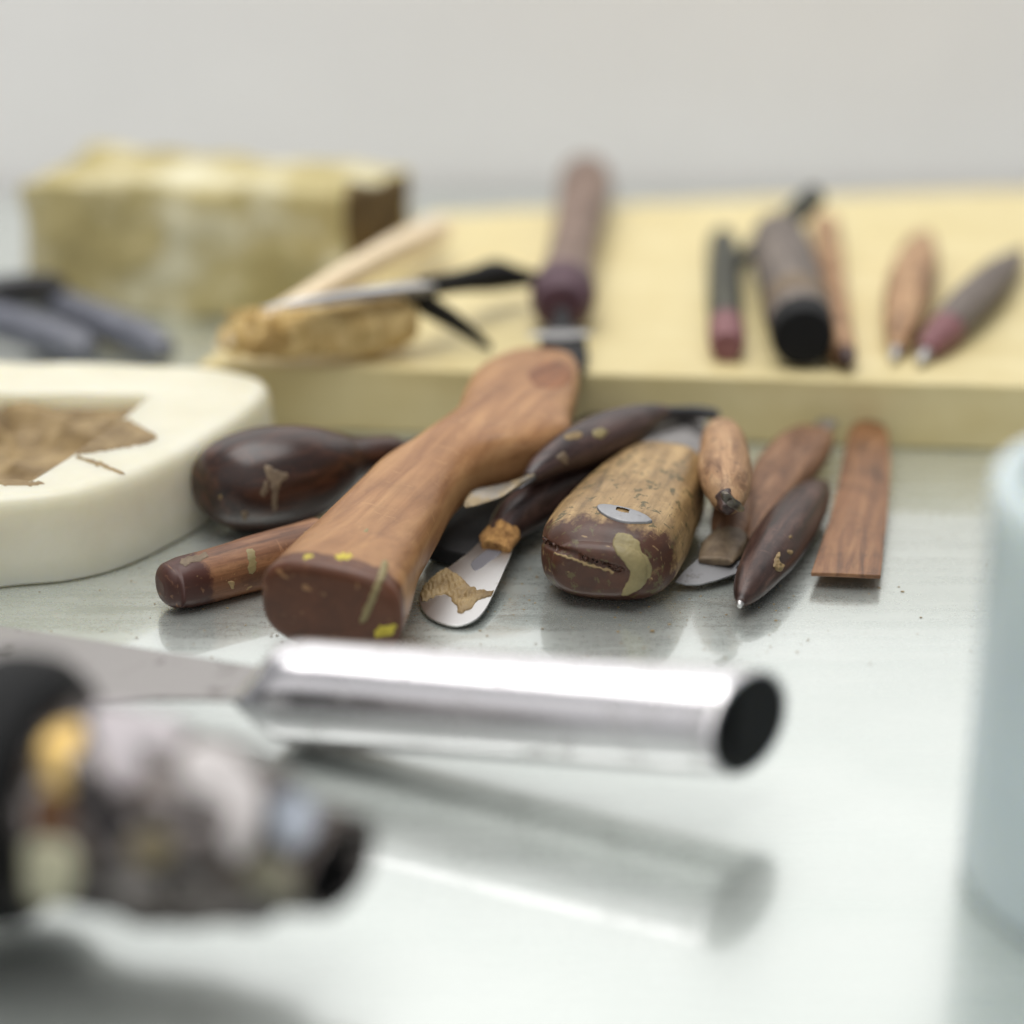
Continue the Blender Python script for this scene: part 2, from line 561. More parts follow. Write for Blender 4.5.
def smear(name, th, target, poly, mat, thick=0.05, edge=4.0, step=1.0, smooth_poly=True, hole=None, lumpy=0.25, par=None,
          label=None, ragged=1.5):
    """a thin crust that lies on the surface of target (its outline given where the photo shows it)"""
    bpy.context.view_layer.update()
    bvh = world_bvh(target)
    if smooth_poly:
        poly = closed_smooth(poly, 5)
    xs = [p[0] for p in poly]
    ys = [p[1] for p in poly]
    x0, y0 = min(xs) - 1, min(ys) - 1
    nx = int((max(xs) + 1 - x0) / step) + 2
    ny = int((max(ys) + 1 - y0) / step) + 2
    bm = bmesh.new()
    vv = {}
    so = Vector((random.uniform(0, 50), random.uniform(0, 50), 0))
    for i in range(nx):
        for j in range(ny):
            x, y = x0 + i * step, y0 + j * step
            wx = x + ragged * mn.noise(Vector((x * 0.22, y * 0.22, 1)) + so)
            wy = y + ragged * mn.noise(Vector((x * 0.22, y * 0.22, 9)) + so)
            ins = inpoly(wx, wy, poly)
            d = edist(wx, wy, poly)
            if not ins and d > step:
                continue
            if hole and inpoly(x, y, hole):
                continue
            rd = ray(x, y).normalized()
            hit, nrm, idx, dd = bvh.ray_cast(CAM, rd)
            if hit is None:
                continue
            if nrm.dot(rd) > 0:
                nrm = -nrm
            h = 0 if not ins else min(1, d / edge)
            h = thick * math.sqrt(max(0, 1 - (1 - h) ** 2))
            h *= 1 + lumpy * mn.noise(Vector((x * 0.3, y * 0.3, 4)) + so) * 2
            h = h + 0.004 if ins else -0.012
            vv[i, j] = bm.verts.new(th.i @ (hit + nrm * h))
    for (i, j), v in list(vv.items()):
        q = [vv.get(k) for k in ((i, j), (i + 1, j), (i + 1, j + 1), (i, j + 1))]
        if all(q):
            if max((q[0].co - q[2].co).length, (q[1].co - q[3].co).length) < step * 0.14:
                bm.faces.new(q)
    for v in list(bm.verts):
        if not v.link_faces:
            bm.verts.remove(v)
    left, isl = set(bm.verts), []
    while left:
        stack, comp = [left.pop()], []
        while stack:
            v = stack.pop()
            comp.append(v)
            for e in v.link_edges:
                u = e.other_vert(v)
                if u in left:
                    left.discard(u)
                    stack.append(u)
        isl.append(comp)
    isl.sort(key=len)
    for comp in isl[:-1]:
        for v in comp:
            bm.verts.remove(v)
    if not bm.verts:
        print('EMPTY SMEAR', name, label)
        bm.free()
        return None
    return link(name, bm, mat, th, par, True, label)


def groove(o, line, width, dep):
    """press a crack into a finished mesh along a line seen in the photo"""
    bpy.context.view_layer.update()
    mw = o.matrix_world
    mi = mw.inverted()
    for v in o.data.vertices:
        p = (mw @ v.co) / U
        nrm = (mw.to_3x3() @ v.normal)
        if nrm.dot(CAM - p) <= 0:
            continue
        x, y = pix(p)
        best = 1e9
        for (ax, ay), (bx, by) in zip(line, line[1:]):
            L = (bx - ax) ** 2 + (by - ay) ** 2
            t = max(0, min(1, ((x - ax) * (bx - ax) + (y - ay) * (by - ay)) / L))
            best = min(best, math.hypot(x - ax - t * (bx - ax), y - ay - t * (by - ay)))
        if best < width * 2:
            p = p - nrm.normalized() * dep * math.exp(-(best / width) ** 2)
            v.co = mi @ (p * U)


def lathe(name, th, prof, mat, seg=72, par=None, label=None):
    bm = bmesh.new()
    rows = []
    for r, z in prof:
        rows.append([bm.verts.new((r * math.cos(2 * math.pi * k / seg), r * math.sin(2 * math.pi * k / seg), z)) for k in range(seg)])
    for a, b in zip(rows, rows[1:]):
        for k in range(seg):
            bm.faces.new((a[k], a[(k + 1) % seg], b[(k + 1) % seg], b[k]))
    for row in (rows[0], rows[-1]):
        cv = bm.verts.new(sum((v.co for v in row), Vector()) / seg)
        for k in range(seg):
            bm.faces.new((row[k], row[(k + 1) % seg], cv))
    return link(name, bm, mat, th, par, True, label)


# ------------------------------------------------------------- the setting
def sheet(name, corners, mat, thick_dir):
    bm = bmesh.new()
    vs = [bm.verts.new(c) for c in corners]
    bm.faces.new(vs)
    ex = bmesh.ops.extrude_face_region(bm, geom=list(bm.faces))
    for g in ex['geom']:
        if isinstance(g, bmesh.types.BMVert):
            g.co += Vector(thick_dir)
    o = link(name, bm, mat, smooth=False)
    o['kind'] = 'structure'
    return o


WALL_Y = 36
sheet('table_top', [(-90, -75, 0), (90, -75, 0), (90, WALL_Y - 0.5, 0), (-90, WALL_Y - 0.5, 0)], M['table'], (0, 0, -1.2))
sheet('wall', [(-140, WALL_Y, -20), (140, WALL_Y, -20), (140, WALL_Y, 20), (-140, WALL_Y, 20)], M['wallpaint'], (0, 4, 0))

# --------------------------------------------------------------- back row
t = T('foam_slab', 'long pale yellow slab lying across the table behind the tool pile', 'slab', P(200, 362, 2.0) - Vector((0, 0, 2)), P(1100, 386, 2.0) - Vector((0, 0, 2)))
pl_slab = (Vector((0, 0, 2.0)), Vector((0, 0, 1)))
slab = plate('slab_body', t, [(196, 364), (420, 369), (700, 376), (1130, 388), (1150, 188), (1000, 189), (760, 197), (430, 214)], pl_slab, 1.99, M['slab'], 0.14, down=Vector((0, 0, 1)), segs=4, jit=0.035, smooth=False)

t = T('clay_block', 'rough yellow green block standing at the back left with a dark brown end', 'clay block', P(190, 305, 0), P(345, 306, 0))
pl = (Vector((0, 0, 4.55)), Vector((0, 0, 1)))
blk = plate('block_body', t, [(20, 186), (110, 184), (235, 190), (353, 192), (412, 168), (250, 156), (88, 145)], pl, 4.53, M['clayblock'], 0.25, down=Vector((0, 0, 1)), segs=3, jit=0.22, smooth=True)
M['crust'] = matte('dark_brown_crust', lin(66, 50, 26), lin(104, 84, 46), 1.5, 0.85, 0.6, 0.1)
smear('crust', t, blk, [(350, 182), (372, 186), (404, 174), (407, 200), (400, 240), (372, 262), (352, 262), (345, 220)], M['crust'], 0.12, 8, 3, label='dark brown dried end')

# pliers, far left
t = T('pliers', 'dark grey pliers lying at the far left in front of the clay block', 'pliers', P(-25, 295, 0), P(150, 345, 0))
loft('handle', t, [(40, 296, 1.0, 30), (75, 311, .9, 34), (115, 327, .8, 36), (150, 342, .65, 34), (166, 349, .6, 22)], M['greyplastic'], n=2.6, cap0=('bevel', .1), cap1=('bevel', .12))
loft('handle', t, [(-70, 296, 1.0, 30), (-20, 315, .9, 34), (30, 330, .8, 36), (75, 344, .7, 32), (90, 348, .65, 20)], M['greyplastic'], n=2.6, cap0=('bevel', .1), cap1=('bevel', .12))
loft('jaw', t, [(-90, 300, 1.4, 20), (-40, 296, 1.5, 32), (10, 292, 1.6, 36), (45, 289, 1.6, 32), (58, 288, 1.6, 20)], M['darkmetal'], n=3, cap0=('bevel', .1), cap1=('bevel', .1))

# brush with golden bristles
t = T('hand_brush', 'wooden hand brush with shaggy golden bristles on the left end of the slab', 'brush', P(232, 352, 2), P(420, 335, 2))
br = loft('bristles', t, [(226, 340, 2.7, 22, 1), (236, 337, 2.9, 36, 1), (268, 334, 2.95, 46, 1), (310, 331, 3.0, 50, 1), (355, 327, 3.0, 52, 1), (392, 322, 3.0, 50, 1), (408, 320, 3.0, 38, 1)],
          M['bristle'], N=110, seg=90, n=2.6, cap0=('bevel', .2), cap1=('bevel', .25), wob=0.16, wsc=2.2)
bm = bmesh.new()                                   # loose hairs standing out of the pad
for k in range(900):
    u = random.random()
    px = 232 + 172 * u
    c = P(px, 338 - 16 * u, 2.95)
    a = random.uniform(-0.6, 2.6)
    r0 = 0.62
    d = Vector((random.uniform(-.25, .25), -math.cos(a), math.sin(a))).normalized()
    p0, p1 = c + d * r0, c + d * (r0 + random.uniform(0.15, 0.42)) + Vector((random.uniform(-.1, .1), 0, -0.04))
    s_ = d.cross(Vector((1, 0, .2))).normalized() * 0.022
    s2 = d.cross(s_).normalized() * 0.022
    vs = [bm.verts.new(t.i @ q) for q in (p0 + s_, p0 - s_ + s2, p0 - s_ - s2, p1)]
    for f in ((0, 1, 3), (1, 2, 3), (2, 0, 3)):
        bm.faces.new([vs[i] for i in f])
h = link('loose_hairs', bm, M['bristle'], t, br, False)
loft('brush_back', t, [(218, 346, 2.35, 14, .6), (236, 335, 3.0, 24, .6), (290, 308, 3.5, 36, .6), (345, 277, 3.6, 42, .6), (395, 250, 3.4, 46, .6), (432, 234, 3.1, 46, .6), (446, 229, 3.0, 30, .6)], M['beige'], n=2.8, cap0=('bevel', .05), cap1=('bevel', .1))

t = T('scissors', 'black handled scissors with thin grey blades lying over the golden brush', 'scissors', P(268, 304, 4.3), P(430, 288, 4.0))
loft('blade', t, [(262, 308, 4.0, 4, .3), (300, 301, 4.15, 14, .3), (360, 292, 4.15, 20, .3), (415, 286, 4.1, 24, .3), (432, 285, 4.0, 18, .3)], M['blade'], n=3)
loft('blade', t, [(285, 309, 4.0, 4, .3), (330, 303, 4.05, 10, .3), (380, 296, 4.0, 14, .3), (425, 291, 3.9, 20, .3)], M['greyblade'], n=3)
loft('handle', t, [(424, 288, 3.9, 22), (445, 284, 3.7, 20), (475, 279, 3.4, 26), (498, 275, 3.2, 32), (520, 277, 3.0, 22), (538, 279, 2.9, 14)], M['rubber'], n=2.2, cap0=('bevel', .1), cap1=('bevel', .1), wob=.03)
loft('handle', t, [(412, 296, 3.7, 26), (428, 306, 3.3, 26), (452, 320, 2.8, 22), (475, 336, 2.5, 18), (489, 346, 2.3, 10)], M['rubber'], n=2.2, cap0=('bevel', .1), cap1=('bevel', .05), wob=.03)

# long purple handle
t = T('ferruled_handle', 'long purple brown handle with a metal ferrule pointing away over the slab', 'tool handle', P(562, 338, 2.7), P(585, 190, 3.1))
loft('handle', t, [(561, 306, 2.98, 50), (562, 301, 3.0, 62), (563, 293, 3.0, 66), (565, 283, 3.0, 58), (569, 266, 3.0, 49), (577, 230, 3.0, 47), (582, 205, 3.05, 51), (585, 188, 3.1, 55), (586, 178, 3.1, 48), (586, 174, 3.1, 26)],
     M['purple'], N=90, cap0=('bevel', .15), cap1=('bevel', .1), wear=lambda f, p, y, z: -0.3 if f < 0.10 else 1.3)
plate('ferrule', t, closed_smooth([(526, 335), (538, 332), (560, 330), (582, 331), (593, 333), (582, 336), (560, 338), (538, 337)], 4), plane3((527, 335, 2.68), (592, 333, 2.68), (560, 328.5, 2.72)), .03, M['blade'], .015)
loft('shank', t, [(566, 372, 2.2, 36, .5), (565, 358, 2.25, 46, .5), (563, 345, 2.28, 48, .4), (562.5, 334, 2.5, 44, .3), (562, 324, 2.7, 18, .6), (562, 314, 2.88, 16, .9)], M['blackened'], N=20, cap0=('bevel', .1), cap1=('bevel', .03))

# small tools lying on the right half of the slab
t = T('brush_stub', 'short olive grey stub with a dull pink band standing left of the thick grey roll', 'tool', P(727, 350, 2), P(723, 240, 2))
loft('shaft', t, [(726, 330, 2.5, 33), (725, 300, 2.5, 34), (724, 265, 2.5, 33), (723, 242, 2.5, 28), (723, 236, 2.5, 18)], M['olive'], cap0=('bevel', .05), cap1=('bevel', .1))
loft('band', t, [(727, 346, 2.48, 32), (727, 340, 2.5, 36), (726, 326, 2.5, 36)], M['pink'], N=16, cap0=('bevel', .08), cap1=('bevel', .04))

t = T('grey_roll', 'thick grey roll with a black round end lying on the slab', 'roll', P(803, 335, 2), P(778, 240, 2))
loft('roll_body', t, [(801, 326, 3.05, 62), (796, 305, 3.1, 63), (787, 270, 3.1, 62), (780, 246, 3.1, 58), (777, 236, 3.1, 48)], M['greywood'], cap0=('bevel', .06), cap1=('bevel', .2), wob=.03)
loft('band', t, [(799, 318, 3.07, 60), (799, 316, 3.07, 66), (796, 304, 3.1, 66), (796, 302, 3.1, 62)], M['greyclay'], N=14, label='pale grey band near the black end')
loft('end_plug', t, [(803, 337, 2.98, 60), (802, 331, 3.0, 63), (801, 325, 3.05, 63)], M['rubber'], N=16, cap0=('bevel', .1), cap1=('bevel', .04))

t = T('thin_rod', 'thin dark green rod leaning behind the grey roll', 'rod', P(748, 254, 2.4), P(812, 200, 2.6))
loft('rod_body', t, [(738, 262, 2.4, 18), (758, 246, 2.8, 20), (786, 222, 3.5, 22), (802, 208, 3.9, 26), (813, 197, 4.2, 24)], M['olive'], cap0=('bevel', .05), cap1=('bevel', .05))

t = T('thin_stick', 'slim tan stick lying against the right side of the grey roll', 'stick', P(843, 356, 2.3), P(824, 225, 2.3))
loft('stick_body', t, [(843, 354, 2.4, 26), (841, 345, 2.4, 27), (838, 320, 2.4, 25), (833, 285, 2.4, 26), (828, 250, 2.4, 28), (825, 226, 2.4, 28)], M['light'], cap0=('bevel', .08), cap1=('bevel', .1), wob=.03)
loft('tip', t, [(847, 362, 2.38, 12), (846, 357, 2.4, 20), (845, 352, 2.4, 22)], M['spindle'], N=12, cap0=('bevel', .05), cap1=('bevel', .03))


def small_spindle(name, label, sts, mat, tip, band=None):
    A, B = P(sts[0][0], sts[0][1], 2), P(sts[-1][0], sts[-1][1], 2)
    t = T(name, label, 'modelling tool', A, B)
    loft('handle', t, sts, mat, N=50, cap0=('bevel', .04), cap1=('bevel', .05), wob=.02)
    loft('tip', t, tip, M['blade'], N=14, cap0=('bevel', .02), cap1=('bevel', .02))
    if band:
        loft('band', t, band, M['pink'], N=24, cap0=('bevel', .02), cap1=('bevel', .02))


small_spindle('spindle_tool', 'light brown spindle tool with a short metal tip near the right end of the slab',
              [(897, 347, 2.35, 14), (899, 338, 2.5, 25), (904, 312, 2.65, 42), (911, 284, 2.7, 48), (918, 258, 2.65, 40), (922, 243, 2.6, 26), (924, 236, 2.55, 12)], M['light'],
              [(893, 360, 2.2, 8), (895, 353, 2.25, 11), (898, 344, 2.35, 12)])
small_spindle('spindle_tool', 'dark grey spindle tool with a dull pink band at the right end of the slab',
              [(934, 342, 2.4, 28), (950, 325, 2.55, 38), (972, 302, 2.65, 42), (994, 280, 2.6, 37), (1010, 264, 2.55, 26), (1020, 254, 2.5, 12)], M['greywood'],
              [(919, 363, 2.2, 9), (923, 357, 2.25, 12), (929, 349, 2.35, 14)],
              [(926, 351, 2.35, 18), (930, 346, 2.4, 26), (938, 338, 2.45, 33), (946, 330, 2.5, 38)])

# ------------------------------------------------------- white wax tray + clay
def ring_by_angle(poly, c, N):
    """resample a closed polygon by angle about c"""
    out = []
    for k in range(N):
        a = 2 * math.pi * k / N
        d = Vector((math.cos(a), math.sin(a)))
        best = 0
        for i in range(len(poly)):
            p, q = poly[i - 1] - c, poly[i] - c
            e = q - p
            den = d.x * e.y - d.y * e.x
            if abs(den) < 1e-9:
                continue
            tt = (p.x * e.y - p.y * e.x) / den
            uu = (p.x * d.y - p.y * d.x) / den
            if tt > 0 and -1e-6 <= uu <= 1 + 1e-6:
                best = max(best, tt)
        out.append(c + d * best)
    return out


TOPZ = 2.3
outer = [(-230, 500), (-60, 501), (0, 497), (60, 492), (112, 480), (164, 458), (212, 432), (246, 409), (263, 394), (268, 386), (264, 377), (244, 371), (190, 364), (100, 360), (0, 359), (-230, 357)]
inner = [(-150, 391), (0, 391), (152, 393), (123, 418), (72, 455), (32, 480), (-170, 483)]
o2 = [P(x, y, TOPZ).xy for x, y in closed_smooth(outer, 4)]
i2 = [P(x, y, TOPZ).xy for x, y in inner]
cen = P(-10, 432, TOPZ).xy
NR = 200
Ro = ring_by_angle(o2, cen, NR)
Ri = ring_by_angle(i2, cen, NR)
t = T('wax_tray', 'thick cream white tray with a hollow of clay at the left edge', 'tray', Vector((cen.x, cen.y, 0)), Vector((cen.x + 5, cen.y, 0)))
bm = bmesh.new()
rows = []
def addrow(R, k, z, wob=0.0):
    row = []
    for p in R:
        d = (p - cen)
        L = d.length
        q = cen + d * ((L + k) / L)
        w = wob * mn.noise(Vector((q.x * .7, q.y * .7, z)))
        row.append(bm.verts.new(t.i @ Vector((q.x + w, q.y + w, z + w * .6))))
    rows.append(row)
for k, z in ((0.0, 0.0), (0.12, 0.02), (0.2, 0.12), (0.16, 0.7), (0.1, 1.4), (0.05, 1.85), (0.0, 2.05), (-0.07, 2.17), (-0.18, 2.26), (-0.35, 2.3), (-0.6, 2.3)):
    addrow(Ro, k, z, 0.06)
for f in (0.33, 0.66):
    addrow([a.lerp(b, f) for a, b in zip([cen + (p - cen) * (1 - .6 / (p - cen).length) for p in Ro], Ri)], 0, TOPZ, 0.06)
for k, z in ((0.08, 2.3), (0.02, 2.28), (-0.03, 2.2), (-0.08, 1.75), (-0.14, 1.1), (-0.5, 1.0)):
    addrow(Ri, k, z, 0.05)
for a, b in zip(rows, rows[1:]):
    for k in range(NR):
        bm.faces.new((a[k], a[(k + 1) % NR], b[(k + 1) % NR], b[k]))
bm.faces.new(rows[0])
bm.faces.new(rows[-1])
tray = link('tray_body', bm, M['wax'], t)
smear('clay_smear', t, tray, [(74, 453), (96, 434), (124, 419), (146, 430), (157, 437), (148, 443), (122, 448), (98, 452)], M['clay'], 0.05, 5, 1.2)
smear('clay_smear', t, tray, [(76, 456), (100, 462), (122, 472), (123, 475), (104, 468), (84, 461)], M['clay'], 0.03, 3, 1.0)
smear('clay_smear', t, tray, [(0, 480), (30, 481), (45, 483), (30, 486), (0, 485)], M['clay'], 0.02, 3, 1.2)

t = T('clay_fill', 'lumpy tan clay lying in the hollow of the white tray', 'clay', Vector((cen.x, cen.y, 1.0)), Vector((cen.x + 5, cen.y, 1.0)))
bm = bmesh.new()
rows = []
for f in [1.0, 1.0] + [1 - k / 26 for k in range(1, 26)]:
    row = []
    first = len(rows) == 0
    for p in Ri:
        d = p - cen
        q = cen + d * ((d.length - 0.13) / d.length * f)
        v1 = mn.noise(Vector((q.x * .35, q.y * .8, 3.3)))
        hgt = 0.36 + 0.34 * math.copysign(abs(v1) ** 0.4, v1) * 1.3 + 0.34 * max(0, mn.noise(Vector((q.x * 1.1, q.y * 1.6, 7)))) + 0.05 * mn.noise(Vector((q.x * 3, q.y * 3, 2)))
        edge = max(0, 1 - (1 - f) * d.length / 0.8)
        cr_ = max(0, 1 - abs(mn.noise(Vector((q.x * .5 + 4, q.y * .8, 1.7)))) * 9)
        z = 1.03 if first else max(1.14 + 0.05 * mn.noise(q.to_3d() * 2), min(2.22, 1.08 + hgt * 1.15 - 0.25 * cr_ + 0.7 * edge ** 2))
        row.append(bm.verts.new(t.i @ Vector((q.x, q.y, z))))
    rows.append(row)
for a, b in zip(rows, rows[1:]):
    for k in range(NR):
        bm.faces.new((a[k], a[(k + 1) % NR], b[(k + 1) % NR], b[k]))
bm.faces.new(rows[-1])
link('clay_mass', bm, M['clay'], t)

# ------------------------------------------------------------ the tool pile
# dark blade underneath, widened into a bar as painted shade for the gaps
t = T('gap_shade_bar', 'flat black blade broadened as shade for the gaps deep in the pile under the palette knife handle', 'shade_bar', P(452, 548, .3), P(610, 425, .5))
loft('bar', t, [(450, 556, .3, 60, .3), (470, 536, .32, 74, .3), (520, 494, .4, 78, .3), (570, 455, .5, 70, .3), (612, 424, .6, 56, .3)], M['blackened'], n=4, cap0=('bevel', .08), cap1=('bevel', .08), wob=.02)
t = T('spatula_blade', 'broad dark grey steel blade sticking out behind the tan block handle', 'spatula', P(640, 470, .9), P(712, 415, 1.2))
plate('blade', t, closed_smooth([(632, 470), (646, 436), (664, 419), (700, 414), (706, 428), (702, 452), (700, 478), (670, 486)], 3), plane3((640, 470, .95), (712, 415, 1.2), (660, 425, 1.25)), 0.1, M['greyblade'], 0.02, bow=lambda c: 0.25 * math.exp(-(c.y / 0.7) ** 2))
loft('tang', t, [(650, 424, 1.5, 12), (672, 415, 1.6, 15), (695, 413, 1.6, 16), (714, 414, 1.6, 13)], M['darkmetal'], N=30, cap0=('bevel', .05), cap1=('bevel', .05))

# egg shaped handle
t = T('egg_handle_tool', 'dark glossy brown egg shaped handle lying beside the white tray', 'modelling tool', P(193, 487, 1.3), P(425, 443, 1.4))
egg = loft('handle', t, [(193.5, 487, 1.3, 6), (194.5, 487, 1.3, 24), (200, 487, 1.3, 50), (212, 486, 1.3, 75), (232, 484, 1.3, 95), (260, 480, 1.3, 105), (290, 475, 1.32, 102), (318, 469, 1.35, 88), (340, 463, 1.38, 66), (356, 458.5, 1.4, 46), (368, 455.5, 1.4, 38), (392, 451, 1.4, 30), (402, 449, 1.4, 20)],
           M['egg'], N=120, seg=64, cap0=('bevel', .02), cap1=('bevel', .1), wob=.02)
loft('shank', t, [(396, 450, 1.4, 15), (412, 446, 1.4, 14), (430, 441, 1.42, 16), (446, 437, 1.42, 12)], M['darkmetal'], N=24, cap0=('bevel', .04), cap1=('bevel', .04))
smear('clay_smear', t, egg, [(264, 465), (270, 466), (278, 471), (287, 473), (288, 478), (282, 482), (279, 492), (276, 509), (273, 510), (272, 498), (270, 484), (266, 474)], M['greyclay'], 0.02, 3, 0.8)
smear('clay_smear', t, egg, [(263, 486), (267, 480), (268, 490), (264, 498), (260, 493)], M['greyclay'], 0.015, 2, 0.8)
smear('clay_smear', t, egg, [(241, 512), (247, 510), (248, 517), (243, 521)], M['greyclay'], 0.015, 2, 0.8)
smear('clay_smear', t, egg, [(219, 496), (222, 495), (222, 499), (220, 500)], M['clay'], 0.02, 2, 0.6)

# dowel
t = T('round_stick', 'red brown round stick with a blunt dark tip poking out under the wooden paddle', 'stick', P(166, 587, .62), P(320, 548, .62))
dow = loft('stick_body', t, [(174, 584.5, .62, 47), (184, 582, .62, 51), (210, 575.5, .62, 52), (263, 561, .62, 54), (320, 545, .62, 54)], M['dowel'], N=90, n=2.3, cap0=('bevel', .34), cap1=('bevel', .1), wob=.025, wear=lambda f, p, y, z: -0.2 + f * 4.2)
smear('clay_smear', t, dow, [(246, 551), (254, 549), (256, 560), (255, 572), (248, 574), (249, 562)], M['oliveclay'], 0.008, 5, 0.5, ragged=3)
smear('clay_smear', t, dow, [(229, 581), (235, 583), (235, 589), (230, 588)], M['clay'], 0.02, 2, 0.4, ragged=2.5)
smear('clay_smear', t, dow, [(180, 560), (192, 556), (206, 553), (207, 557), (194, 562), (183, 565)], M['greyclay'], 0.008, 4, 0.5, ragged=3)

# big wooden paddle
t = T('wooden_paddle', 'large pale brown wooden paddle with a thick squared end and a flared top', 'paddle', P(337, 600, 1.1), P(556, 368, 2.9), math.radians(3))
def mal_wear(f, p, y, z):
    return -0.35 + f * 26 if f < 0.06 else 1.3
mal = loft('paddle_body', t, [(332, 606, 1.2, 148, .68), (343, 588, 1.22, 140, .66), (364, 556, 1.27, 122, .65), (392, 519, 1.5, 103, .70), (420, 485, 1.75, 88, .78), (451, 463, 2.0, 84, .78), (488, 446, 2.2, 112, .54), (512, 430, 2.36, 124, .44), (517, 410, 2.5, 118, .42), (525, 390, 2.6, 112, .40), (536, 374, 2.68, 94, .40), (546, 363, 2.74, 70, .40), (552, 357, 2.78, 44, .42)],
            M['mallet'], N=150, seg=72, n=3.0, cap0=('bevel', .22), cap1=('bevel', .1), wob=.035, wsc=.8, shear0=-0.12, wear=mal_wear)
smear('paint_fleck', t, mal, [(336, 557), (342, 554), (349, 553), (352, 556), (346, 559), (338, 560)], M['yellow'], 0.008, 3, 0.35, ragged=3)
smear('paint_fleck', t, mal, [(303, 557), (309, 554), (313, 555), (310, 558), (305, 560)], M['yellow'], 0.006, 3, 0.35, ragged=3)
smear('paint_fleck', t, mal, [(363, 530), (366, 528), (369, 529), (366, 532)], M['oliveclay'], 0.006, 2, 0.6, ragged=2)
smear('paint_fleck', t, mal, [(374, 632), (379, 627), (390, 625), (397, 626), (393, 633), (382, 637), (376, 638)], M['yellow'], 0.015, 3, 0.4, ragged=3)
smear('clay_smear', t, mal, [(382, 562), (388, 563), (387, 572), (378, 594), (368, 618), (362, 623), (360, 619), (368, 600), (377, 578)], M['oliveclay'], 0.05, 3, 0.8)
M['orangewood'] = wood('orange_stained_wood', lin(96, 54, 28), lin(142, 88, 48), lin(160, 104, 60), speck_at=0.8, coat=.1)
smear('stain', t, mal, [(528, 374), (540, 364), (556, 360), (570, 366), (572, 380), (556, 388), (536, 386)], M['orangewood'], 0.012, 6, 1.2, label='orange stained patch at the top')

# tan block handle with a metal plate
t = T('block_handle', 'fat tan block handle with an oval metal plate and a cracked dark end', 'tool handle', P(604, 560, .95), P(668, 470, 1.1))
def blk_wear(f, p, y, z):
    return -0.12 + f * 4.6 + (0.12 if z > 0.7 else -0.10)
bl = loft('handle', t, [(599, 569, .98, 96, .62), (601, 565, .98, 118, .64), (604, 560, .98, 130, .66), (610, 551, 1.0, 138, .67), (622, 533, 1.02, 135, .70), (640, 508, 1.05, 120, .74), (655, 488, 1.1, 104, .78), (666, 474, 1.12, 84, .8), (670, 469, 1.12, 68, .8)],
          M['block'], N=200, seg=200, n=2.7, cap0=('bevel', .3), cap1=('bevel', .25), wob=.035, wsc=1.2, wear=blk_wear, shear0=-0.1)
groove(bl, [(543, 540), (548, 545), (562, 551), (575, 555), (587, 561), (600, 564), (612, 568), (620, 570)], 2.3, 0.12)
smear('metal_plate', t, bl, [(597, 507), (603, 505), (613, 506), (628, 509), (642, 514), (651, 520), (651, 523), (640, 524), (624, 523), (610, 519), (600, 513)], M['rivet'], 0.05, 1.2, 0.5, hole=[(617, 509), (623, 510), (629, 512), (628, 514.5), (621, 513.5), (616, 511.5)], lumpy=0.03, ragged=0.2)
smear('clay_smear', t, bl, [(613, 540), (617, 534), (626, 533), (634, 537), (640, 543), (641, 551), (648, 558), (652, 568), (648, 580), (638, 590), (628, 595), (621, 594), (627, 582), (630, 571), (622, 560), (614, 550)], M['oliveclay'], 0.03, 4, 0.7, lumpy=0.12)
smear('clay_smear', t, bl, [(545, 545), (560, 553.5), (575, 558), (590, 564), (604, 567.5), (614, 571), (612, 573), (602, 569.5), (588, 566), (574, 560.5), (558, 556)], M['clay'], 0.015, 1.0, 0.5, label='pale crust along the crack', ragged=2.2)

# palette knife
t = T('palette_knife', 'small palette knife with a rounded steel blade smeared with tan clay', 'palette knife', P(450, 620, .15), P(580, 480, 1.1))
pk = plane3((450, 622, .12), (500, 545, .62), (430, 590, .25))
kb = plate('blade', t, closed_smooth([(483, 540), (470, 551), (450, 566), (432, 579), (421, 591), (420, 603), (427, 615), (442, 623), (459, 625), (474, 620), (485, 609), (495, 590), (504, 570), (512, 549), (505, 540)], 4), pk, 0.05, M['blade'], 0.012)
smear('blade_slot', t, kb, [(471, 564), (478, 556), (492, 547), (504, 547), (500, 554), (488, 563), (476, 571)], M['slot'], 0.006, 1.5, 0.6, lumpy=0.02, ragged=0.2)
smear('clay_smear', t, kb, [(421, 592), (424, 584), (435, 573), (446, 569), (458, 575), (470, 586), (482, 590), (494, 591), (488, 597), (478, 600), (472, 607), (460, 613), (455, 606), (449, 596), (440, 595), (430, 599), (422, 602)], M['clay'], 0.07, 7, 0.5, lumpy=0.35, ragged=2.0)
loft('handle', t, [(500, 538, .72, 28), (507, 526, .8, 37), (522, 513, .92, 44), (545, 499, 1.05, 46), (572, 486, 1.15, 42), (605, 470, 1.2, 30)], M['plum'], N=50, cap0=('bevel', .05), cap1=('bevel', .08), wob=.03)
loft('ferrule', t, [(495, 548, .62, 34, .5), (498, 542, .68, 40, .6), (502, 534, .76, 38, .7), (505, 529, .8, 30, .7)], M['orange'], N=26, cap0=('bevel', .06), cap1=('bevel', .05), wob=.08, wsc=4)

